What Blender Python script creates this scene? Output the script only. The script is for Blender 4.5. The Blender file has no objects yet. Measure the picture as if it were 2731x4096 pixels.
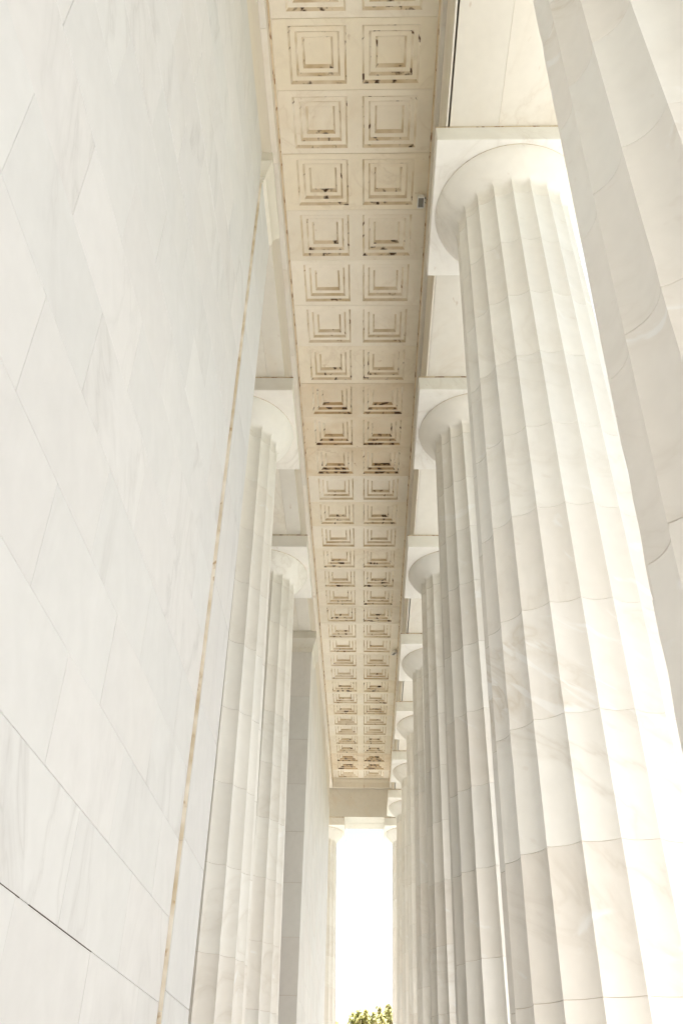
import bpy, bmesh, math, random
from mathutils import Vector, Matrix

random.seed(7)
R = math.radians
scene = bpy.context.scene
COL = scene.collection
EYE = 1.6                                    # eye height above the colonnade floor

# ------------------------------------------------------------------ camera
yaw, pitch, roll, f_px = -0.0339, 0.6309, 0.0217, 3530.7     # in pixels of a 2731 x 4096 frame
fw = Vector((math.sin(yaw) * math.cos(pitch), math.cos(yaw) * math.cos(pitch), math.sin(pitch)))
rt = Vector((math.cos(yaw), -math.sin(yaw), 0))
up = rt.cross(fw)
rt2 = rt * math.cos(roll) + up * math.sin(roll)
up2 = up * math.cos(roll) - rt * math.sin(roll)
cam = bpy.data.cameras.new('camera')
cam.sensor_fit = 'VERTICAL'; cam.sensor_height = 36.0; cam.sensor_width = 24.0
cam.lens = f_px * 36.0 / 4096.0
cam.clip_start = 0.05; cam.clip_end = 4000
cam_o = bpy.data.objects.new('camera', cam); COL.objects.link(cam_o)
M = Matrix((rt2, up2, -fw)).transposed().to_4x4(); M.translation = (0, 0, EYE)
cam_o.matrix_world = M
scene.camera = cam_o

# ------------------------------------------------------------------ sky, sun, exposure
SUN_EL, SUN_AZ = 73, 33                       # azimuth clockwise from +Y, seen from above
SUN_STR, SKY_STR, EXPO = 5.0, 0.068, 1.92
world = bpy.data.worlds.new('World'); scene.world = world; world.use_nodes = True
nt = world.node_tree; nt.nodes.clear()
out = nt.nodes.new('ShaderNodeOutputWorld'); bg = nt.nodes.new('ShaderNodeBackground')
sky = nt.nodes.new('ShaderNodeTexSky'); sky.sky_type = 'NISHITA'; sky.sun_disc = False
sky.sun_elevation = R(SUN_EL); sky.sun_rotation = R(SUN_AZ)
sky.air_density = 1.0; sky.dust_density = 2.0; sky.ozone_density = 1.0
bw = nt.nodes.new('ShaderNodeRGBToBW')
tc = nt.nodes.new('ShaderNodeTexCoord'); mp = nt.nodes.new('ShaderNodeMapping')
mp.inputs['Scale'].default_value = (1.6, 1.6, 7.0)
cl = nt.nodes.new('ShaderNodeTexNoise'); cl.inputs['Scale'].default_value = 2.2; cl.inputs['Detail'].default_value = 6
cr = nt.nodes.new('ShaderNodeValToRGB')
cr.color_ramp.elements[0].position = 0.40; cr.color_ramp.elements[0].color = (0.70, 0.70, 0.70, 1)
cr.color_ramp.elements[1].position = 0.60; cr.color_ramp.elements[1].color = (0.95, 0.95, 0.95, 1)
warm = nt.nodes.new('ShaderNodeMix'); warm.data_type = 'RGBA'; warm.blend_type = 'MULTIPLY'
warm.inputs['Factor'].default_value = 1.0; warm.inputs[7].default_value = (1.12, 1.12, 1.11, 1)
mix = nt.nodes.new('ShaderNodeMix'); mix.data_type = 'RGBA'
L = nt.links.new
L(tc.outputs['Generated'], mp.inputs['Vector']); L(mp.outputs[0], cl.inputs['Vector'])
L(cl.outputs[0], cr.inputs[0]); L(cr.outputs[0], mix.inputs['Factor'])
L(sky.outputs[0], bw.inputs[0]); L(bw.outputs[0], warm.inputs[6])
L(sky.outputs[0], mix.inputs[6]); L(warm.outputs[2], mix.inputs[7])
L(mix.outputs[2], bg.inputs['Color']); bg.inputs['Strength'].default_value = SKY_STR
L(bg.outputs[0], out.inputs['Surface'])

sun = bpy.data.lights.new('sun', 'SUN'); sun.energy = SUN_STR; sun.angle = R(2); sun.color = (1.0, 0.985, 0.965)
sun_o = bpy.data.objects.new('sun', sun); COL.objects.link(sun_o)
sd = Vector((math.sin(R(SUN_AZ)) * math.cos(R(SUN_EL)), math.cos(R(SUN_AZ)) * math.cos(R(SUN_EL)), math.sin(R(SUN_EL))))
sun_o.rotation_euler = (-sd).to_track_quat('-Z', 'Y').to_euler()
sun_o.location = (40, 20, 60)

vs = scene.view_settings
vs.view_transform = 'Standard'; vs.look = 'None'; vs.exposure = EXPO; vs.gamma = 1.0; vs.use_curve_mapping = False
cy = scene.cycles
cy.use_denoising = True; cy.max_bounces = 16; cy.diffuse_bounces = 16; cy.glossy_bounces = 2
cy.use_adaptive_sampling = True; cy.adaptive_threshold = 0.03
cy.sample_clamp_indirect = 8.0

# ------------------------------------------------------------------ materials
def mat_new(name):
    m = bpy.data.materials.new(name); m.use_nodes = True
    n = m.node_tree; n.nodes.clear()
    o = n.nodes.new('ShaderNodeOutputMaterial'); p = n.nodes.new('ShaderNodeBsdfPrincipled')
    n.links.new(p.outputs[0], o.inputs[0])
    return m, n, p

def node(n, t, **kw):
    x = n.nodes.new(t)
    for k, v in kw.items():
        if k in x.inputs: x.inputs[k].default_value = v
        else: setattr(x, k, v)
    return x

def coords(n, scale=(1, 1, 1), spread=37.0, rot=(0, 0, 0)):
    """object space coordinates, shifted by a random amount for every object"""
    t = node(n, 'ShaderNodeTexCoord'); oi = node(n, 'ShaderNodeObjectInfo')
    m1 = node(n, 'ShaderNodeMath', operation='MULTIPLY'); m1.inputs[1].default_value = spread
    cb = node(n, 'ShaderNodeCombineXYZ'); ad = node(n, 'ShaderNodeVectorMath', operation='ADD')
    mp = node(n, 'ShaderNodeMapping'); mp.vector_type = 'TEXTURE'; mp.inputs['Scale'].default_value = tuple(1 / v for v in scale); mp.inputs['Rotation'].default_value = rot
    l = n.links.new
    l(oi.outputs['Random'], m1.inputs[0]); l(m1.outputs[0], cb.inputs[0]); l(m1.outputs[0], cb.inputs[1]); l(m1.outputs[0], cb.inputs[2])
    l(t.outputs['Object'], mp.inputs['Vector']); l(mp.outputs[0], ad.inputs[0]); l(cb.outputs[0], ad.inputs[1])
    return ad.outputs[0], oi.outputs['Random']

def ramp(n, src, stops):
    r = node(n, 'ShaderNodeValToRGB'); e = r.color_ramp.elements
    while len(e) < len(stops): e.new(0.5)
    for i, (p, c) in enumerate(stops):
        e[i].position = p
        e[i].color = (c, c, c, 1) if isinstance(c, (int, float)) else tuple(c) + (1,)
    n.links.new(src, r.inputs[0]); return r.outputs[0]

def mixc(n, fac, a, b, blend='MIX'):
    m = node(n, 'ShaderNodeMix', data_type='RGBA', blend_type=blend)
    for s, v in ((m.inputs['Factor'], fac), (m.inputs[6], a), (m.inputs[7], b)):
        if isinstance(v, (int, float)): s.default_value = v
        elif isinstance(v, tuple): s.default_value = v + (1,)
        else: n.links.new(v, s)
    return m.outputs[2]

def marble(name, light, dark, vein, veins=0.5, tone=0.10, rust=0.0, stretch=(1, 1, 1), scale=0.8, rough=0.42, white=0.0, tint=None, rot=(0, 0, 0), wlo=0.64):
    m, n, p = mat_new(name); l = n.links.new
    co, rnd = coords(n, stretch, 37.0, rot)
    def noise(s, d=5, dist=0.0, r=0.55):
        x = node(n, 'ShaderNodeTexNoise', Scale=s, Detail=d, Roughness=r, Distortion=dist); l(co, x.inputs['Vector']); return x.outputs[0]
    cl_n = noise(scale, 3, 0.5)
    cloud = ramp(n, cl_n, [(0.32, 0.0), (0.70, 1.0)])
    c = mixc(n, cloud, light, dark)
    if tint:                                   # some stones are of another bed of the quarry
        sel = node(n, 'ShaderNodeMath', operation='MULTIPLY'); sel.inputs[1].default_value = 7.31; l(rnd, sel.inputs[0])
        fr = node(n, 'ShaderNodeMath', operation='FRACT'); l(sel.outputs[0], fr.inputs[0])
        c = mixc(n, ramp(n, fr.outputs[0], [(0.35, 0.0), (0.95, 0.8)]), c, tint, 'MIX')
    # veins : the thin zone round the middle value of a warped noise, kept only in patches
    v = noise(scale * 1.3, 5, 1.2)
    d = node(n, 'ShaderNodeMath', operation='SUBTRACT'); d.inputs[1].default_value = 0.5; l(v, d.inputs[0])
    a = node(n, 'ShaderNodeMath', operation='ABSOLUTE'); l(d.outputs[0], a.inputs[0])
    vm = ramp(n, a.outputs[0], [(0.0, 1.0), (0.012, 0.55), (0.06, 0.0)])
    pm = ramp(n, noise(scale * 0.55, 1), [(0.46, 0.0), (0.66, veins)])
    mm = node(n, 'ShaderNodeMath', operation='MULTIPLY'); l(vm, mm.inputs[0]); l(pm, mm.inputs[1])
    c = mixc(n, mm.outputs[0], c, vein)
    if white > 0:                              # chalk white calcite streaks
        w1 = ramp(n, noise(scale * 2.1, 4, 2.0), [(wlo, 0.0), (wlo + 0.06, white)])
        c = mixc(n, w1, c, (0.90, 0.89, 0.87))
    tco = node(n, 'ShaderNodeTexCoord'); gx = node(n, 'ShaderNodeTexNoise', Scale=7.0, Detail=4); l(tco.outputs['Object'], gx.inputs['Vector'])
    fine = ramp(n, gx.outputs[0], [(0.25, 0.975), (0.75, 1.025)])
    c = mixc(n, 1.0, c, fine, 'MULTIPLY')
    if tone > 0:                               # each stone a little lighter or darker than the next
        mr = node(n, 'ShaderNodeMapRange'); mr.inputs['To Min'].default_value = 1 - tone; mr.inputs['To Max'].default_value = 1 + tone * 0.35
        l(rnd, mr.inputs['Value']); c = mixc(n, 1.0, c, mr.outputs[0], 'MULTIPLY')
    if rust > 0:
        s = noise(5.5, 2, 0.0, 0.6); rs = ramp(n, s, [(0.70, 0.0), (0.76, rust)])
        c = mixc(n, rs, c, (0.34, 0.18, 0.06))
        s2 = noise(1.3, 2, 0.5); rs2 = ramp(n, s2, [(0.55, 0.0), (0.78, rust * 0.55)])
        c = mixc(n, rs2, c, (0.62, 0.44, 0.22))
    l(c, p.inputs['Base Color'])
    l(ramp(n, cl_n, [(0.3, rough - 0.08), (0.7, rough + 0.14)]), p.inputs['Roughness'])
    p.inputs['Specular IOR Level'].default_value = 0.35
    return m

def stained(name, base, spot, lo, hi, scale=3.0):
    """stone edge with dark spots where water and dirt settle"""
    m, n, p = mat_new(name); l = n.links.new
    co, rnd = coords(n)
    x = node(n, 'ShaderNodeTexNoise', Scale=scale, Detail=2, Roughness=0.5, Distortion=0.2); l(co, x.inputs['Vector'])
    y = node(n, 'ShaderNodeTexNoise', Scale=scale * 0.4, Detail=2); l(co, y.inputs['Vector'])
    c = mixc(n, ramp(n, y.outputs[0], [(0.35, 0.0), (0.7, 1.0)]), base, tuple(v * k for v, k in zip(base, (0.74, 0.66, 0.52))))
    c = mixc(n, ramp(n, x.outputs[0], [(lo, 0.0), (hi, 1.0)]), c, spot)
    l(c, p.inputs['Base Color']); p.inputs['Roughness'].default_value = 0.7
    return m

def plain(name, c, rough=0.6, metal=0.0, var=0.12, scale=6.0):
    m, n, p = mat_new(name); co, rnd = coords(n)
    x = node(n, 'ShaderNodeTexNoise', Scale=scale, Detail=5); n.links.new(co, x.inputs['Vector'])
    n.links.new(mixc(n, ramp(n, x.outputs[0], [(0.3, 0.0), (0.7, 1.0)]), tuple(v * (1 - var) for v in c), tuple(min(1, v * (1 + var)) for v in c)), p.inputs['Base Color'])
    p.inputs['Roughness'].default_value = rough; p.inputs['Metallic'].default_value = metal
    return m

MAT = dict(
    wall=marble('wall_marble', (0.738, 0.738, 0.732), (0.688, 0.686, 0.680), (0.52, 0.51, 0.50), 0.5, 0.045, 0.0, (0.9, 0.9, 0.45), 0.8, tint=(0.738, 0.724, 0.716), rot=(0.25, 0, 0)),
    far_wall=marble('far_wall_marble', (0.76, 0.748, 0.718), (0.72, 0.70, 0.668), (0.58, 0.54, 0.50), 0.32, 0.05, 0.05, (0.9, 0.9, 0.45), 0.8, tint=(0.74, 0.705, 0.67), rot=(0.25, 0, 0)),
    column=marble('column_marble', (0.88, 0.86, 0.815), (0.835, 0.81, 0.76), (0.64, 0.58, 0.50), 0.40, 0.06, 0.08, (0.55, 0.7, 1.25), 0.6, white=0.75, tint=(0.84, 0.795, 0.735), rot=(0.35, 0.55, 0)),
    veined=marble('veined_column_marble', (0.88, 0.86, 0.825), (0.825, 0.795, 0.745), (0.64, 0.57, 0.47), 0.6, 0.03, 0.08, (0.45, 0.6, 1.7), 0.7, white=0.8, tint=(0.84, 0.80, 0.745), rot=(0.45, 0.65, 0), wlo=0.58),
    capital=marble('capital_marble', (0.855, 0.835, 0.785), (0.81, 0.785, 0.735), (0.62, 0.57, 0.50), 0.45, 0.04, 0.16, (0.7, 0.7, 1.3), 0.75, tint=(0.84, 0.80, 0.735), rot=(0.5, 0.5, 0.6)),
    beam=marble('beam_marble', (0.735, 0.705, 0.64), (0.69, 0.65, 0.575), (0.60, 0.53, 0.44), 0.40, 0.05, 0.30, (1.0, 0.45, 1.0), 0.8, tint=(0.775, 0.72, 0.62)),
    ceiling=marble('ceiling_marble', (0.815, 0.755, 0.64), (0.755, 0.685, 0.56), (0.58, 0.48, 0.35), 0.35, 0.09, 0.26, (1, 1, 1), 1.0, tint=(0.82, 0.74, 0.58)),
    ceiling_clean=marble('ceiling_marble_clean', (0.835, 0.78, 0.675), (0.79, 0.73, 0.615), (0.62, 0.53, 0.40), 0.3, 0.05, 0.12, (1, 1, 1), 1.0),
    ceiling_stained=marble('ceiling_marble_stained', (0.79, 0.71, 0.57), (0.71, 0.60, 0.44), (0.48, 0.36, 0.22), 0.5, 0.06, 0.55, (1, 1, 1), 1.0),
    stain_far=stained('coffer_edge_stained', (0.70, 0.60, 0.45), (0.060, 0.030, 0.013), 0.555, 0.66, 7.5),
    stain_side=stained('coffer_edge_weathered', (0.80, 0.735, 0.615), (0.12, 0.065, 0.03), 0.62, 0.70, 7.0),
    wall_joint=stained('wall_joint', (0.70, 0.66, 0.60), (0.48, 0.39, 0.30), 0.58, 0.72, 3.0),
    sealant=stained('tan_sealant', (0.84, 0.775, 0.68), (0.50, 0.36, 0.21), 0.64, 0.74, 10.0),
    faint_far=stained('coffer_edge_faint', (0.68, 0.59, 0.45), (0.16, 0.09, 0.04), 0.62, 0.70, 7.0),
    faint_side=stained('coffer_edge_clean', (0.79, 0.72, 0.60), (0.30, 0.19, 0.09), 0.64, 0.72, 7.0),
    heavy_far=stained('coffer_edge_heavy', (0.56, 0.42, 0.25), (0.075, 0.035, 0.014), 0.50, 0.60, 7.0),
    cornice_stain=stained('cornice_rust', (0.72, 0.60, 0.43), (0.27, 0.13, 0.04), 0.55, 0.65, 6.0),
    mortar=stained('joint_mortar', (0.62, 0.53, 0.42), (0.34, 0.23, 0.14), 0.56, 0.70, 3.0),
    rust=stained('rusty_joint', (0.70, 0.59, 0.42), (0.26, 0.12, 0.03), 0.53, 0.63, 9.0),
    darkgap=plain('open_joint', (0.09, 0.07, 0.055), 0.9),
    white_metal=plain('white_painted_metal', (0.74, 0.74, 0.72), 0.45),
    grey_metal=plain('grey_metal', (0.20, 0.19, 0.18), 0.4, 0.6),
    glass=plain('lamp_glass', (0.22, 0.21, 0.19), 0.15),
    floor=marble('floor_stone', (0.80, 0.785, 0.765), (0.75, 0.735, 0.715), (0.35, 0.32, 0.28), 0.3, 0.0, 0.0, rough=0.5),
    granite=plain('granite_terrace', (0.28, 0.275, 0.265), 0.75),
    grass=plain('grass_ground', (0.07, 0.10, 0.035), 0.9, 0, 0.3, 0.3),
    bark=plain('bark', (0.10, 0.075, 0.055), 0.9, 0, 0.3),
)
def leafmat():
    m, n, p = mat_new('leaves'); l = n.links.new
    t = node(n, 'ShaderNodeTexCoord')
    x = node(n, 'ShaderNodeTexNoise', Scale=0.9, Detail=4); l(t.outputs['Object'], x.inputs['Vector'])
    c = ramp(n, x.outputs[0], [(0.30, (0.40, 0.41, 0.19)), (0.52, (0.60, 0.56, 0.28)), (0.72, (0.68, 0.53, 0.40))])
    l(c, p.inputs['Base Color']); p.inputs['Roughness'].default_value = 0.55
    p.inputs['Transmission Weight'].default_value = 0.0
    tr = node(n, 'ShaderNodeBsdfTranslucent'); l(c, tr.inputs['Color'])
    mx = node(n, 'ShaderNodeMixShader'); mx.inputs[0].default_value = 0.68
    o = [q for q in n.nodes if q.type == 'OUTPUT_MATERIAL'][0]
    l(p.outputs[0], mx.inputs[1]); l(tr.outputs[0], mx.inputs[2]); l(mx.outputs[0], o.inputs[0])
    return m
MAT['leaf'] = leafmat()

# ------------------------------------------------------------------ mesh helpers
class MB:
    def __init__(s): s.v, s.f, s.m = [], [], []
    def quad(s, a, b, c, d, m=0):
        i = len(s.v); s.v += [a, b, c, d]; s.f.append((i, i + 1, i + 2, i + 3)); s.m.append(m)
    def box(s, x0, x1, y0, y1, z0, z1, m=0, c=0.0):
        """box, its edges chamfered by c"""
        X, Y, Z = (x0, x1), (y0, y1), (z0, z1)
        if c <= 0:
            i = len(s.v); s.v += [(X[a], Y[b], Z[d]) for a in (0, 1) for b in (0, 1) for d in (0, 1)]
            for q in ((0, 1, 3, 2), (4, 6, 7, 5), (0, 4, 5, 1), (2, 3, 7, 6), (0, 2, 6, 4), (1, 5, 7, 3)):
                s.f.append(tuple(i + k for k in q)); s.m.append(m)
            return
        bm = bmesh.new(); bmesh.ops.create_cube(bm, size=1)
        for v in bm.verts: v.co = (X[v.co.x > 0], Y[v.co.y > 0], Z[v.co.z > 0])
        bmesh.ops.bevel(bm, geom=bm.edges[:], offset=c, segments=1, affect='EDGES')
        bm.verts.ensure_lookup_table(); i = len(s.v); s.v += [tuple(v.co) for v in bm.verts]
        for f in bm.faces: s.f.append(tuple(i + v.index for v in f.verts)); s.m.append(m)
        bm.free()
    def extrude(s, prof, axis, a, b, m=0, dirty=()):
        """closed profile of (u, z) points swept along 'x' or 'y' from a to b"""
        k = len(prof); i = len(s.v)
        for t in (a, b):
            s.v += [((u, t, z) if axis == 'y' else (t, u, z)) for u, z in prof]
        for j in range(k):
            s.f.append((i + j, i + (j + 1) % k, i + k + (j + 1) % k, i + k + j)); s.m.append(1 if j in dirty else m)
        s.f.append(tuple(i + j for j in range(k))); s.m.append(m)
        s.f.append(tuple(i + k + j for j in reversed(range(k)))); s.m.append(m)
    def mesh(s, name, mats, smooth=None, recalc=True):
        me = bpy.data.meshes.new(name); me.from_pydata(s.v, [], s.f)
        for q in mats: me.materials.append(MAT[q])
        me.polygons.foreach_set('material_index', s.m)
        if recalc:
            bm = bmesh.new(); bm.from_mesh(me); bmesh.ops.recalc_face_normals(bm, faces=bm.faces[:]); bm.to_mesh(me); bm.free()
        if smooth is not None:
            me.polygons.foreach_set('use_smooth', [True] * len(me.polygons)); me.set_sharp_from_angle(angle=R(smooth))
        me.update(); return me

def place(name, me, parent=None, loc=(0, 0, 0), rot=(0, 0, 0), scale=(1, 1, 1)):
    o = bpy.data.objects.new(name, me); COL.objects.link(o)
    o.parent = parent; o.location = loc; o.rotation_euler = rot; o.scale = scale
    return o
def thing(name, label, cat, loc=(0, 0, 0), group=None):
    o = place(name, None, None, loc); o.empty_display_size = 0.3
    o['label'] = label; o['category'] = cat; o['kind'] = 'thing'
    if group: o['group'] = group
    return o
def struct(name, me):
    o = place(name, me); o['kind'] = 'structure'; return o
Z = lambda h: h + EYE                          # heights measured from the eye -> world

# ------------------------------------------------------------------ measured layout
HS, HB, HC = 11.8, 11.45, 13.44                # soffit = abacus top, abacus bottom, ceiling
XL, XR = -1.399, 1.032                         # ceiling slab edges
XW, XAR = -1.516, 1.123                        # wall plane, inner face of the column beam
CX, CXA = 2.15, -2.53                          # axes of the outer row and of the entrance columns
CYS = [3.03, 8.065, 13.017, 18.216, 23.01, 27.56, 31.80, 35.90, 39.52]
CDX = [0, 0, 0, 0, 0, 0, -0.03, -0.08, -0.15]
YE = 38.2                                      # end of the ceiling
BACK = -14.0                                   # the hall goes on behind the camera

# ------------------------------------------------------------------ ground, floor, roof
def slab(name, boxes, mats):
    mb = MB()
    for b in boxes: mb.box(*b)
    return struct(name, mb.mesh(name, mats))
slab('ground', [(-900, 900, -900, 1400, -9.2, -9.0)], ['grass'])
slab('terrace', [(-40, 34, -30, 62, -9.0, -1.2)], ['granite'])
slab('floor', [(-22, 4.2, BACK, 42.0, -1.2, 0.0), (4.2, 4.7, BACK - .5, 42.5, -1.2, -0.4), (4.7, 5.2, BACK - 1, 43, -1.2, -0.8)], ['floor'])
slab('roof', [(-20.5, 1.10, BACK, 38.3, Z(13.80), Z(14.6))], ['beam'])
slab('inner_hall', [(-18.6, -18, BACK, 37.0, 0, Z(13.7)), (-18, -3.55, 30.6, 31.2, 0, Z(13.7)), (-18, -3.55, -6.6, -6, 0, Z(13.7))], ['wall'])

# ------------------------------------------------------------------ fluted columns
NF, SEG = 20, 10
def rad(z): return 1.003 - 0.0168 * z          # shaft radius by height over the eye
def ring(rr, z, flute, turn=0.0, grow=0.0):
    pts = []
    for k in range(NF):
        for j in range(SEG):
            u = j / SEG
            th = 2 * math.pi * (k + u) / NF + turn
            s = 2 * u - 1
            dep = flute * rr * 0.050 * max(0.0, 1 - s * s) ** 0.85
            chord = rr * (math.cos(math.pi / NF) / math.cos(math.pi / NF * s))     # straight between arrises
            base = chord if flute > 0 else rr
            base = chord * flute + rr * (1 - flute)
            pts.append(((base - dep + grow) * math.cos(th), (base - dep + grow) * math.sin(th), z))
    return pts
def loft(rings, name, mats, smooth=32, caps=True):
    mb = MB(); n = NF * SEG
    for r_ in rings: mb.v += r_
    for i in range(len(rings) - 1):
        for j in range(n):
            mb.f.append((i * n + j, i * n + (j + 1) % n, (i + 1) * n + (j + 1) % n, (i + 1) * n + j)); mb.m.append(0)
    if caps:
        mb.f.append(tuple(reversed(range(n)))); mb.m.append(0)
        mb.f.append(tuple((len(rings) - 1) * n + j for j in range(n))); mb.m.append(0)
    return mb.mesh(name, mats, smooth, recalc=False)
TURN = R(9)
JZ = [-1.6, -0.14, 0.958, 2.05, 3.14, 4.25, 5.37, 6.48, 7.6, 8.68, 9.75, 10.8]
GAP = 0.003
DRUMS = []
chip = random.Random(17)
for a, b in zip(JZ[:-1], JZ[1:]):
    h = b - a; rs = []
    lev = [(GAP / 2, -0.003, 0.10), (GAP / 2 + 0.003, 0, 0.10), (0.04, 0, 0.04)] + [(h * q / 6, 0, 0.05) for q in range(1, 6)] + [(h - 0.04, 0, 0.04), (h - GAP / 2 - 0.003, 0, 0.10), (h - GAP / 2, -0.003, 0.10)]
    for z, g, pc in lev:                        # small knocks along the sharp arrises, more of them at the joints
        rg_ = ring(rad(a + z), z, 1.0, TURN, g)
        for k in range(NF):
            w = 1 - (chip.uniform(0.003, 0.008) if chip.random() < pc else chip.uniform(0, 0.0012))
            x_, y_, z_ = rg_[k * SEG]; rg_[k * SEG] = (x_ * w, y_ * w, z_)
        rs.append(rg_)
    me = loft(rs, 'drum', ['column']); me2 = me.copy(); me2.materials[0] = MAT['veined']
    DRUMS.append((a, me, me2))
CORE = loft([ring(rad(z) - 0.010, z + 1.6, 1.0, TURN) for z in (-1.6, 10.85)], 'joint_filling', ['mortar'])
# capital block : flutes run out under the flaring echinus
rs = []
prof = [(10.803, -0.006, 1), (10.809, 0, 1), (10.93, 0.0, 1), (10.99, 0.001, 1.0), (11.03, 0.006, 0.93), (11.06, 0.015, 0.72), (11.085, 0.030, 0.36),
        (11.105, 0.046, 0.06), (11.12, 0.062, 0), (11.15, 0.092, 0), (11.20, 0.140, 0), (11.26, 0.194, 0), (11.32, 0.240, 0),
        (11.37, 0.272, 0), (11.41, 0.290, 0), (11.432, 0.295, 0), (11.443, 0.290, 0)]
for z, g, fl in prof:
    rs.append(ring(rad(min(z, 11.0)) + g, z - 10.8, fl, TURN))
ECHINUS = loft(rs, 'echinus', ['capital'], 28)
mb = MB(); mb.box(-1.172, 1.172, -1.172, 1.172, 0.003, HS - HB - 0.019, 0, 0.012); ABACUS = mb.mesh('abacus', ['capital'])
mb = MB(); mb.box(-1.169, 1.169, -1.169, 1.169, HS - HB - 0.0195, HS - HB - 0.001); BED = mb.mesh('joint_filling', ['rust'])
mb = MB()
n = 72
mb.v = [(1.108 * math.cos(2 * math.pi * k / n), 1.108 * math.sin(2 * math.pi * k / n), z) for z in (0.0, 0.012) for k in range(n)]
for k in range(n): mb.f.append((k, (k + 1) % n, n + (k + 1) % n, n + k)); mb.m.append(0)
RINGBED = mb.mesh('joint_ring', ['rust'], 40)

def column(x, y, label, group, rot=0.0, veined=()):
    t = thing('fluted_column', label, 'column', (x, y, 0), group)
    t.rotation_euler.z = rot
    for k, (a, me, me2) in enumerate(DRUMS): place('drum', me2 if k in veined else me, t, (0, 0, Z(a)))
    place('joint_filling', CORE, t)
    e = place('echinus', ECHINUS, t, (0, 0, Z(10.8)))
    place('joint_ring', RINGBED, e, (0, 0, 0.641))
    ab = place('abacus', ABACUS, t, (0, 0, Z(HB)))
    place('bed_joint', BED, ab)
    return t

G1, G2 = 'columns of the outer row on the right', 'pair of columns set between the wall ends on the left'
labels = ['huge fluted marble column at the right edge, nearest the camera, its capital out of frame',
          'large fluted marble column on the right whose round capital fills the upper right',
          'second fluted column with a visible capital in the right row, behind the large one',
          'third fluted column with a visible capital in the right row',
          'fourth fluted column with a visible capital in the right row, mostly hidden behind nearer shafts',
          'fifth fluted column with a visible capital in the right row, only a sliver showing',
          'sixth fluted column with a visible capital in the right row, a small sliver',
          'last fluted column but one of the right row, just before the corner',
          'fluted corner column bounding the white sky opening on its right side']
for q, (y, dx, lb) in enumerate(zip(CYS, CDX, labels)): column(CX + dx, y, lb, G1, veined={0: (6, 7, 8, 9), 1: (4,)}.get(q, ()))
column(CXA, CYS[2], 'nearer of the two fluted columns on the left, beside the bright wall end', G2)
column(CXA, CYS[3], 'farther of the two fluted columns on the left, beside the shaded wall end', G2)
column(-2.06, CYS[8], 'fluted column bounding the white sky opening on its left side, behind the far wall', 'columns of the end row')

# the row goes on behind the camera : plain shafts, never in view, that shade the near bays
mb = MB()
for y in (-2.1, -7.2, -12.3):
    i = len(mb.v); k = 32
    for z in (-1.6, 11.0):
        mb.v += [(CX + rad(z) * math.cos(2 * math.pi * j / k), y + rad(z) * math.sin(2 * math.pi * j / k), Z(z)) for j in range(k)]
    for j in range(k): mb.f.append((i + j, i + (j + 1) % k, i + k + (j + 1) % k, i + k + j)); mb.m.append(0)
    mb.box(CX - 1.1, CX + 1.1, y - 1.1, y + 1.1, Z(11.0), Z(HS) - 0.003)
struct('rear_colonnade', mb.mesh('rear_colonnade', ['capital']))

# ------------------------------------------------------------------ ashlar walls with pilaster ends
BLOCK_CACHE = {}
def block_mesh(ly, lz, depth, ch=0.003, nm='block', mt='wall'):
    k = (round(ly, 3), round(lz, 3), round(depth, 3), nm, mt)
    if k not in BLOCK_CACHE:
        mb = MB(); mb.box(-depth, 0, -ly / 2, ly / 2, -lz / 2, lz / 2, 0, ch); BLOCK_CACHE[k] = mb.mesh(nm, [mt])
    return BLOCK_CACHE[k]

def ashlar(t, x, y0, y1, zs, first, length, gap=0.0035, depth=0.30, rng=random.Random(3), mt='wall'):
    for c, (a, b) in enumerate(zip(zs[:-1], zs[1:])):
        cuts = [y0]; s = first[c % 2]
        while s < y1 - 0.25:
            if s > y0 + 0.25: cuts.append(s)
            s += length
        cuts.append(y1)
        for p, q in zip(cuts[:-1], cuts[1:]):
            ly, lz = q - p - gap, b - a - gap
            place('block', block_mesh(ly, lz, depth, 0.002, 'block', mt), t, (x + rng.uniform(-0.0012, 0.0012), (p + q) / 2, Z((a + b) / 2)))

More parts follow.
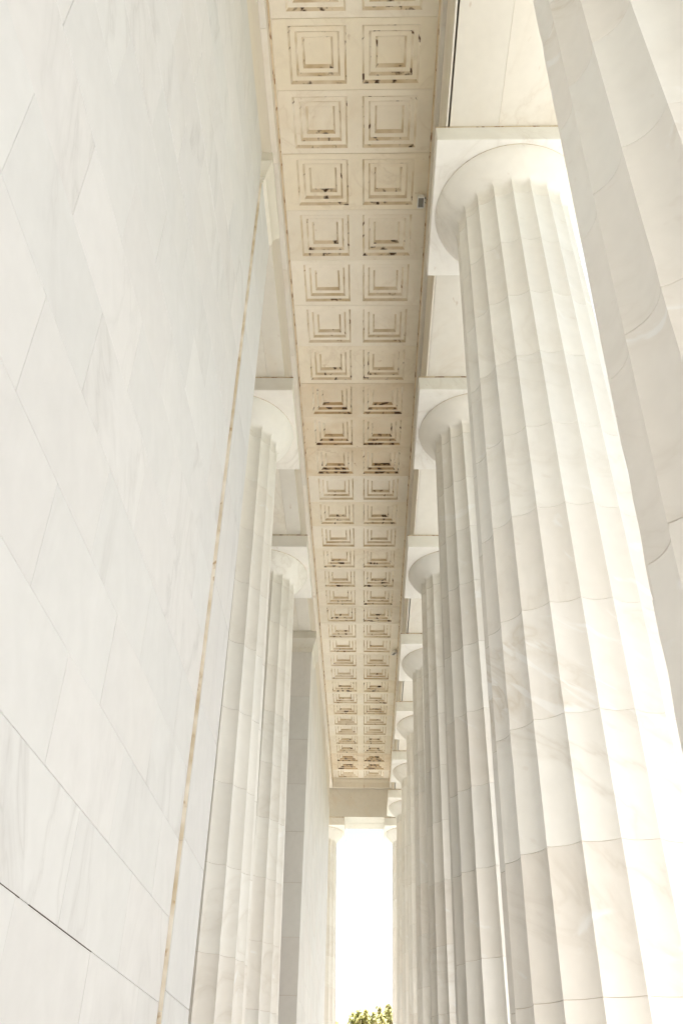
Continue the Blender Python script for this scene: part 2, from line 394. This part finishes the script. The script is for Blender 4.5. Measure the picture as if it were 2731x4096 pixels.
def pilaster(t, y0, y1, x, zs, depth=2.05, proj=0.04, mt='wall'):
    """wall end of single stones standing a little proud, with a moulded capital"""
    for a, b in zip(zs[:-1], zs[1:]):
        k = ('p', round(y1 - y0, 3), round(b - a, 3), mt)
        if k not in BLOCK_CACHE:
            mb = MB(); mb.box(-depth, 0, -(y1 - y0) / 2, (y1 - y0) / 2, -(b - a) / 2 + 0.0025, (b - a) / 2 - 0.0025, 0, 0.004)
            BLOCK_CACHE[k] = mb.mesh('pilaster_block', [mt])
        place('pilaster_block', BLOCK_CACHE[k], t, (x + proj, (y0 + y1) / 2, Z((a + b) / 2)))
    mb = MB(); mb.box(-depth + .01, -0.012, -(y1 - y0) / 2 + .012, (y1 - y0) / 2 - .012, Z(zs[0]), Z(zs[-1])); place('joint_filling', mb.mesh('joint_filling', ['mortar']), t, (x + proj, (y0 + y1) / 2, 0))
    # capital : neck fillets, a hollow and a flat top slab, mitred round three sides
    prof = [(0.0, 11.20), (0.012, 11.205), (0.012, 11.245), (0.024, 11.25), (0.024, 11.285), (0.036, 11.29), (0.036, 11.33), (0.045, 11.37), (0.062, 11.43), (0.088, 11.49),
            (0.112, 11.535), (0.128, 11.56), (0.128, 11.575), (0.116, 11.58), (0.116, 11.785), (0.11, 11.79)]
    mb = MB(); rings = []
    xb = x - 0.30
    for o, z in prof:
        rings.append([(xb, y0 - o, Z(z)), (x + proj + o, y0 - o, Z(z)), (x + proj + o, y1 + o, Z(z)), (xb - 1.6, y1 + o, Z(z)), (xb - 1.6, y0 - o, Z(z))])
    for r_ in rings: mb.v += r_
    for i in range(len(rings) - 1):
        for j in range(5):
            mb.f.append((i * 5 + j, i * 5 + (j + 1) % 5, i * 5 + 5 + (j + 1) % 5, i * 5 + 5 + j)); mb.m.append(0)
    mb.f.append(tuple(range(4, -1, -1))); mb.m.append(0)
    mb.f.append(tuple((len(rings) - 1) * 5 + j for j in range(5))); mb.m.append(0)
    c = place('pilaster_capital', mb.mesh('pilaster_capital', ['beam']), t)
    mb = MB(); mb.box(x - 1.5, x + proj + 0.10, y0 - 0.10, y1 + 0.10, Z(11.7895), Z(11.799)); place('bed_joint', mb.mesh('bed_joint', ['rust']), c)

ZN = [-1.6, -1.0, -0.40, 0.13, 0.36 + 0.17, 0.93][:0] + [-1.6, -0.98, -0.35, 0.28, 0.895, 1.475, 2.065, 2.66, 3.28, 3.91, 4.55, 5.19, 5.83, 6.43, 7.03, 7.63, 8.23, 8.83, 9.43, 10.03, 10.63, 11.21, 11.797]
near = thing('ashlar_wall', 'tall bright white marble wall filling the left side of the photo', 'wall', (0, 0, 0))
YN, YN1 = 7.377, 8.45
mb = MB(); mb.box(-3.5, XW - 0.012, BACK, YN - 0.003, 0, Z(HS) - 0.004); place('joint_filling', mb.mesh('joint_filling', ['wall_joint']), near)
mb = MB(); mb.box(-2.2, XW, BACK, 0.15, 0, Z(HS) - 0.003); place('plain_face', mb.mesh('plain_face', ['wall']), near)
ashlar(near, XW, 0.155, YN - 0.012, ZN, (0.80, 1.45), 1.30)
pilaster(near, YN, YN1, XW, [-1.6, -0.35, 0.975, 2.09, 3.28, 4.55, 5.83, 7.03, 8.23, 9.43, 10.63, 11.20])
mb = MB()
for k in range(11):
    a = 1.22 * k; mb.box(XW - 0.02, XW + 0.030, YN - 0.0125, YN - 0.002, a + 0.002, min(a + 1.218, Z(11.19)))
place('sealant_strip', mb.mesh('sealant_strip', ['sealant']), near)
# the opened bed joint near the bottom left
mb = MB(); mb.box(XW - 0.030, XW + 0.0012, 3.3, 4.10, -0.0014, 0.0014); mb.box(XW - 0.030, XW + 0.0012, 4.24, 5.37, -0.0018, 0.0018); place('open_joint', mb.mesh('open_joint', ['darkgap']), near, (0, 0, Z(0.895)))

far = thing('ashlar_wall', 'far marble wall beyond the left columns, bright face with a shaded grey end', 'wall', (0, 0, 0))
YF, YF1, YFE = 21.86, 22.95, 37.2
XF = -1.50
mb = MB(); mb.box(-3.5, XF - 0.012, YF1 + 0.003, YFE - 0.01, 0, Z(HS) - 0.004); place('joint_filling', mb.mesh('joint_filling', ['wall_joint']), far)
ZF = [-1.6] + [-0.6 + 0.585 * k for k in range(1, 21)] + [11.797]
ashlar(far, XF, YF1 + 0.004, YFE, ZF, (23.6, 24.25), 1.30, rng=random.Random(9), mt='far_wall')
pilaster(far, YF, YF1, XF, [-1.6, -0.65, 0.5, 1.67, 2.84, 4.01, 5.185, 6.358, 7.529, 8.697, 9.898, 11.20], proj=0.025, mt='far_wall')

# ------------------------------------------------------------------ beams over the columns
def beam_stone(t, nm, x0, x1, y0, y1, z0, z1, mt='beam', ch=0.004):
    mb = MB(); mb.box(x0, x1, y0 + 0.002, y1 - 0.002, z0, z1, 0, ch)
    me = mb.mesh(nm, [mt]); cx, cyy, cz = (x0 + x1) / 2, (y0 + y1) / 2, (z0 + z1) / 2
    me.transform(Matrix.Translation((-cx, -cyy, -cz)))
    return place(nm, me, t, (cx, cyy, cz))
rb = thing('stone_beam', 'long marble beam carried by the right row of columns', 'beam')
ys = [BACK, -2.2] + CYS[:-1] + [38.33]
OPEN = {1, 2, 5, 6, 7, 8}
for i, (a, b) in enumerate(zip(ys[:-1], ys[1:])):
    g = 0.026 if i in OPEN else 0.004
    beam_stone(rb, 'facing_stone', XAR, XAR + 0.028, a, b, Z(HS), Z(13.02))
    beam_stone(rb, 'soffit_stone', XAR + 0.028 + g, 1.86, a, b, Z(HS) + 0.0, Z(12.7))
    beam_stone(rb, 'soffit_stone', 1.8615, 3.18, a, b, Z(HS) + 0.001, Z(12.7))
mb = MB(); mb.box(XAR + 0.06, 3.17, BACK, 38.33, Z(12.71), Z(16.0)); mb.box(3.17, 3.75, BACK, 41, Z(14.2), Z(14.9)); place('frieze', mb.mesh('frieze', ['beam']), rb)
mb = MB(); mb.box(XAR + 0.03, 1.25, BACK, 38.33, Z(12.2), Z(12.695)); place('gap_back', mb.mesh('gap_back', ['darkgap']), rb)

lb = thing('stone_beam', 'marble beam along the left, over the wall and the two left columns', 'beam')
ys = [BACK, -2.2, 3.0, 7.9, CYS[2], CYS[3], 22.3, 27.5, 32.6, 37.2]
for a, b in zip(ys[:-1], ys[1:]):
    beam_stone(lb, 'facing_stone', XW - 0.33, XW - 0.004, a, b, Z(HS) + 0.0, Z(13.02))
    beam_stone(lb, 'soffit_stone', -3.5, XW - 0.334, a, b, Z(HS) + 0.001, Z(13.02))
mb = MB(); mb.box(-3.5, XW - 0.01, BACK, 38.33, Z(13.03), Z(14.5)); place('backing', mb.mesh('backing', ['beam']), lb)

eb = thing('stone_beam', 'marble cross beam closing the far end above the sky opening', 'beam')
for a, b in ((-7.0, -2.06), (-2.06, 1.98), (1.98, 3.2)):
    mb = MB(); mb.box(a + .002, b - .002, 38.35, 39.2, Z(HS), Z(13.02), 0, 0.004); mb.box(a + .002, b - .002, 39.23, 40.05, Z(HS) - 0.0, Z(13.02), 0, 0.004)
    me = mb.mesh('soffit_stone', ['beam']); place('soffit_stone', me, eb)
mb = MB(); mb.box(-7, 3.17, 38.36, 40.04, Z(13.025), Z(16)); mb.box(-7, 3.75, 40.05, 40.6, Z(14.2), Z(14.9)); place('frieze', mb.mesh('frieze', ['beam']), eb)

# ------------------------------------------------------------------ coffered ceiling
ceil = thing('coffered_ceiling', 'long coffered ceiling of tan marble slabs, two square coffers to a slab', 'ceiling')
W = XR - XL + 0.03; PIT = 1.07; CO = 0.435; ST = (0.0, 0.042, 0.085, 0.142); HALF = (0.435, 0.335, 0.235)
def ceiling_slab(mats):
    mb = MB(); hw = W / 2; hp = PIT / 2 - 0.002; c = 0.006
    cx1, cx2 = -(0.119 + CO), (0.119 + CO)
    xs = [-hw, cx1 - CO, cx1 + CO, cx2 - CO, cx2 + CO, hw]; yl = [-hp + c, -CO, CO, hp - c]
    for i in range(5):
        for j in range(3):
            if j == 1 and i in (1, 3): continue
            mb.quad((xs[i], yl[j], 0), (xs[i + 1], yl[j], 0), (xs[i + 1], yl[j + 1], 0), (xs[i], yl[j + 1], 0), 0)
    for s in (-1, 1):                                         # chamfered joint edges
        mb.quad((-hw, s * (hp - c), 0), (hw, s * (hp - c), 0), (hw, s * hp, c), (-hw, s * hp, c), 0)
        mb.quad((-hw, s * hp, c), (hw, s * hp, c), (hw, s * hp, 0.2), (-hw, s * hp, 0.2), 0)
    for cx_ in (cx1, cx2):
        for lv in range(3):
            h = HALF[lv]; z0, z1 = ST[lv], ST[lv + 1]; e = 0.035
            P = [(cx_ - h, -h), (cx_ + h, -h), (cx_ + h, h), (cx_ - h, h)]
            Q = [(cx_ - h + e, -h + e), (cx_ + h - e, -h + e), (cx_ + h - e, h - e), (cx_ - h + e, h - e)]
            for k in range(4):
                a, b = P[k], P[(k + 1) % 4]; a2, b2 = Q[k], Q[(k + 1) % 4]
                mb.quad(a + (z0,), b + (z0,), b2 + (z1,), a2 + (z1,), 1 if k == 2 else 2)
            if lv < 2:
                h2 = HALF[lv + 1]; q = [(cx_ - h2, -h2), (cx_ + h2, -h2), (cx_ + h2, h2), (cx_ - h2, h2)]
                for k in range(4):
                    a, b = Q[k], Q[(k + 1) % 4]; a2, b2 = q[k], q[(k + 1) % 4]
                    mb.quad(a + (z1,), b + (z1,), b2 + (z1,), a2 + (z1,), 0)
            else:
                mb.quad(*[w + (z1,) for w in Q], 0)
    return mb.mesh('ceiling_slab', mats, recalc=False)
SLABS = [ceiling_slab(q) for q in (['ceiling', 'stain_far', 'stain_side'], ['ceiling_clean', 'faint_far', 'faint_side'], ['ceiling_stained', 'heavy_far', 'stain_side'])]
KIND = {4: 1, 5: 1, 6: 0, 7: 2, 8: 2, 9: 2, 10: 1, 11: 0, 12: 1, 15: 0, 17: 1, 18: 1, 19: 1, 20: 1, 22: 1, 24: 1, 25: 1, 26: 0, 28: 2, 29: 2, 30: 1}
def joint_y(i): return 6.154 + 1.0806 * i - 0.0000507 * i * i - 0.0000495 * i ** 3
rng = random.Random(5)
for i in range(-4, 31):
    a, b = joint_y(i), joint_y(i + 1)
    if i == 30: b = YE - 0.01
    place('ceiling_slab', SLABS[KIND.get(i, 0)], ceil, ((XL + XR) / 2, (a + b) / 2, Z(HC) + rng.uniform(0, 0.008)), (0, 0, 0), (1, (b - a) / PIT, 1))
mb = MB(); mb.box(XL - .02, XR + .02, BACK, joint_y(-4) - 0.002, Z(HC), Z(HC) + 0.2); place('plain_soffit', mb.mesh('plain_soffit', ['ceiling']), ceil)
# moulded cornice stones along both sides and across the end
def cornice_profile(e, s):
    return [(e, HC + 0.25), (e, HC - 0.10), (e + s * 0.006, HC - 0.112), (e + s * 0.016, HC - 0.112), (e + s * 0.016, HC - 0.15), (e + s * 0.024, HC - 0.17),
            (e + s * 0.024, 13.06), (e + s * 0.030, 13.03), (e + s * 0.13, 13.03), (e + s * 0.13, HC + 0.25)]
for e, s in ((XR, 1), (XL, -1)):
    mb = MB(); mb.extrude([(u, z - HC) for u, z in cornice_profile(e, s)], 'y', -1.062, 1.062, 0, (1, 2, 4))
    me = mb.mesh('cornice_stone', ['beam', 'cornice_stain'])
    y = joint_y(-4)
    while y < YE - 0.1:
        ln = min(2.13, YE - y); place('cornice_stone', me, ceil, (0, y + ln / 2, Z(HC)), (0, 0, 0), (1, ln / 2.13, 1)); y += 2.13
mb = MB(); mb.extrude([(u, z) for u, z in cornice_profile(0, 1)], 'x', XL - 0.12, (XL + XR) / 2 + .1); me = mb.mesh('cornice_stone', ['beam']); place('cornice_stone', me, ceil, (0, YE, EYE))
mb = MB(); mb.extrude([(u, z) for u, z in cornice_profile(0, 1)], 'x', (XL + XR) / 2 + .104, XR + 0.09); me = mb.mesh('cornice_stone', ['beam']); place('cornice_stone', me, ceil, (0, YE, EYE))

# ------------------------------------------------------------------ lamps under the ceiling
def ceiling_lamp(label, loc, rz):
    t = thing('floodlight', label, 'lamp', loc, 'small floodlights under the ceiling'); t.rotation_euler.z = rz
    mb = MB(); mb.box(-0.05, 0.05, -0.10, 0.10, -0.13, -0.04, 0, 0.012); h = place('housing', mb.mesh('housing', ['white_metal']), t)
    mb = MB()
    for x0, x1, y0, y1 in ((-0.062, -0.045, -0.112, 0.112), (0.045, 0.062, -0.112, 0.112), (-0.045, 0.045, -0.112, -0.092), (-0.045, 0.045, 0.092, 0.112)):
        mb.box(x0, x1, y0, y1, -0.146, -0.122, 0, 0.003)
    place('rim', mb.mesh('rim', ['white_metal']), h)
    mb = MB(); mb.box(-0.046, 0.046, -0.093, 0.093, -0.136, -0.128); place('glass', mb.mesh('glass', ['glass']), h)
    mb = MB(); mb.box(0.048, 0.066, -0.02, 0.02, -0.09, 0.004); mb.box(0.05, 0.13, -0.012, 0.012, -0.02, 0.004); place('bracket', mb.mesh('bracket', ['grey_metal']), t)
    cv = MB(); pts = [(0.05, 0.02, -0.07), (0.085, 0.035, -0.10), (0.11, 0.03, -0.09), (0.128, 0.0, -0.02)]
    for p, q in zip(pts[:-1], pts[1:]):
        p, q = Vector(p), Vector(q); d = (q - p).normalized(); a = d.orthogonal().normalized(); b = d.cross(a); i = len(cv.v)
        for c in (p, q): cv.v += [tuple(c + (a * math.cos(k * 1.2566) + b * math.sin(k * 1.2566)) * 0.006) for k in range(5)]
        for k in range(5): cv.f.append((i + k, i + (k + 1) % 5, i + 5 + (k + 1) % 5, i + 5 + k)); cv.m.append(0)
    place('cable', cv.mesh('cable', ['grey_metal']), t)
    return t
ceiling_lamp('small white framed floodlight on the ceiling edge beside the large right capital', (0.94, 9.16, Z(HC)), 0)
ceiling_lamp('tiny grey lamp far along the right edge of the ceiling', (0.93, 26.05, Z(HC)), 0.5)

# ------------------------------------------------------------------ trees beyond the end
def tree(label, x, y, top, width, seed):
    t = thing('autumn_tree', label, 'tree', (x, y, -9.0), 'trees beyond the sky opening')
    rg = random.Random(seed); H = top + 9.0
    mb = MB()
    def tube(p, q, r0, r1, n=7):
        d = (q - p).normalized(); a = d.orthogonal().normalized(); b = d.cross(a); i = len(mb.v)
        for c, r_ in ((p, r0), (q, r1)):
            mb.v.extend([tuple(c + (a * math.cos(2 * math.pi * k / n) + b * math.sin(2 * math.pi * k / n)) * r_) for k in range(n)])
        for k in range(n): mb.f.append((i + k, i + (k + 1) % n, i + n + (k + 1) % n, i + n + k)); mb.m.append(0)
    pts = [Vector((rg.uniform(-.25, .25) * k, rg.uniform(-.25, .25) * k, H * 0.72 * k / 5)) for k in range(6)]
    for k in range(5): tube(pts[k], pts[k + 1], 0.42 - 0.07 * k, 0.35 - 0.07 * k)
    lv = MB(); tips = []
    for k in range(64):
        hgt = rg.uniform(0.30, 0.72); base = pts[min(4, int(hgt / 0.72 * 5))].lerp(pts[5], 0.1)
        base = Vector((base.x, base.y, H * hgt)); ang = rg.uniform(0, 6.283); reach = width * rg.uniform(0.15, 1.0) * (1.15 - hgt)
        tip = base + Vector((math.cos(ang) * reach, math.sin(ang) * reach, rg.uniform(0.10, 0.27) * H))
        tip.z = min(tip.z, H * (1.0 - 0.05 * (Vector((tip.x, tip.y)).length)) - rg.uniform(0, 0.8))
        tube(base, tip, 0.09, 0.015, 4); tips.append((base, tip))
    for k in range(9):
        tip = Vector((rg.uniform(-1.6, 1.6), rg.uniform(-1.6, 1.6), H - abs(rg.gauss(0, .5)))); base = tip - Vector((0, 0, 3.2)); tube(base, tip, 0.06, 0.01, 4); tips.append((base, tip))
    tips.append((Vector((0, 0, H - 3)), Vector((0, 0, H))))
    for b, tp in tips:
        for q in range(150):
            u = rg.uniform(0.25, 1.0) ** 0.8; c = b.lerp(tp, u) + Vector((rg.gauss(0, 1), rg.gauss(0, 1), rg.gauss(0, .7))) * (0.62 * (1.15 - u))
            s = rg.uniform(0.13, 0.27); n1 = Vector((rg.gauss(0, 1), rg.gauss(0, 1), rg.gauss(0, 1))).normalized(); a = n1.orthogonal().normalized(); d = n1.cross(a)
            lv.quad(tuple(c + a * s), tuple(c + d * s * .6), tuple(c - a * s), tuple(c - d * s * .6))
    place('trunk', mb.mesh('trunk', ['bark'], 60), t)
    place('crown', lv.mesh('crown', ['leaf'], recalc=False), t)
    return t
tree('yellow green tree at the bottom of the sky opening, middle of three tops', 0.1, 100, Z(11.8), 5.0, 3)
tree('yellow green tree top against the right side of the sky opening, highest of three', 2.5, 112, Z(13.7), 4.6, 11)
tree('yellow green tree top low in the left corner of the sky opening', -3.0, 94, Z(10.15), 4.6, 21)
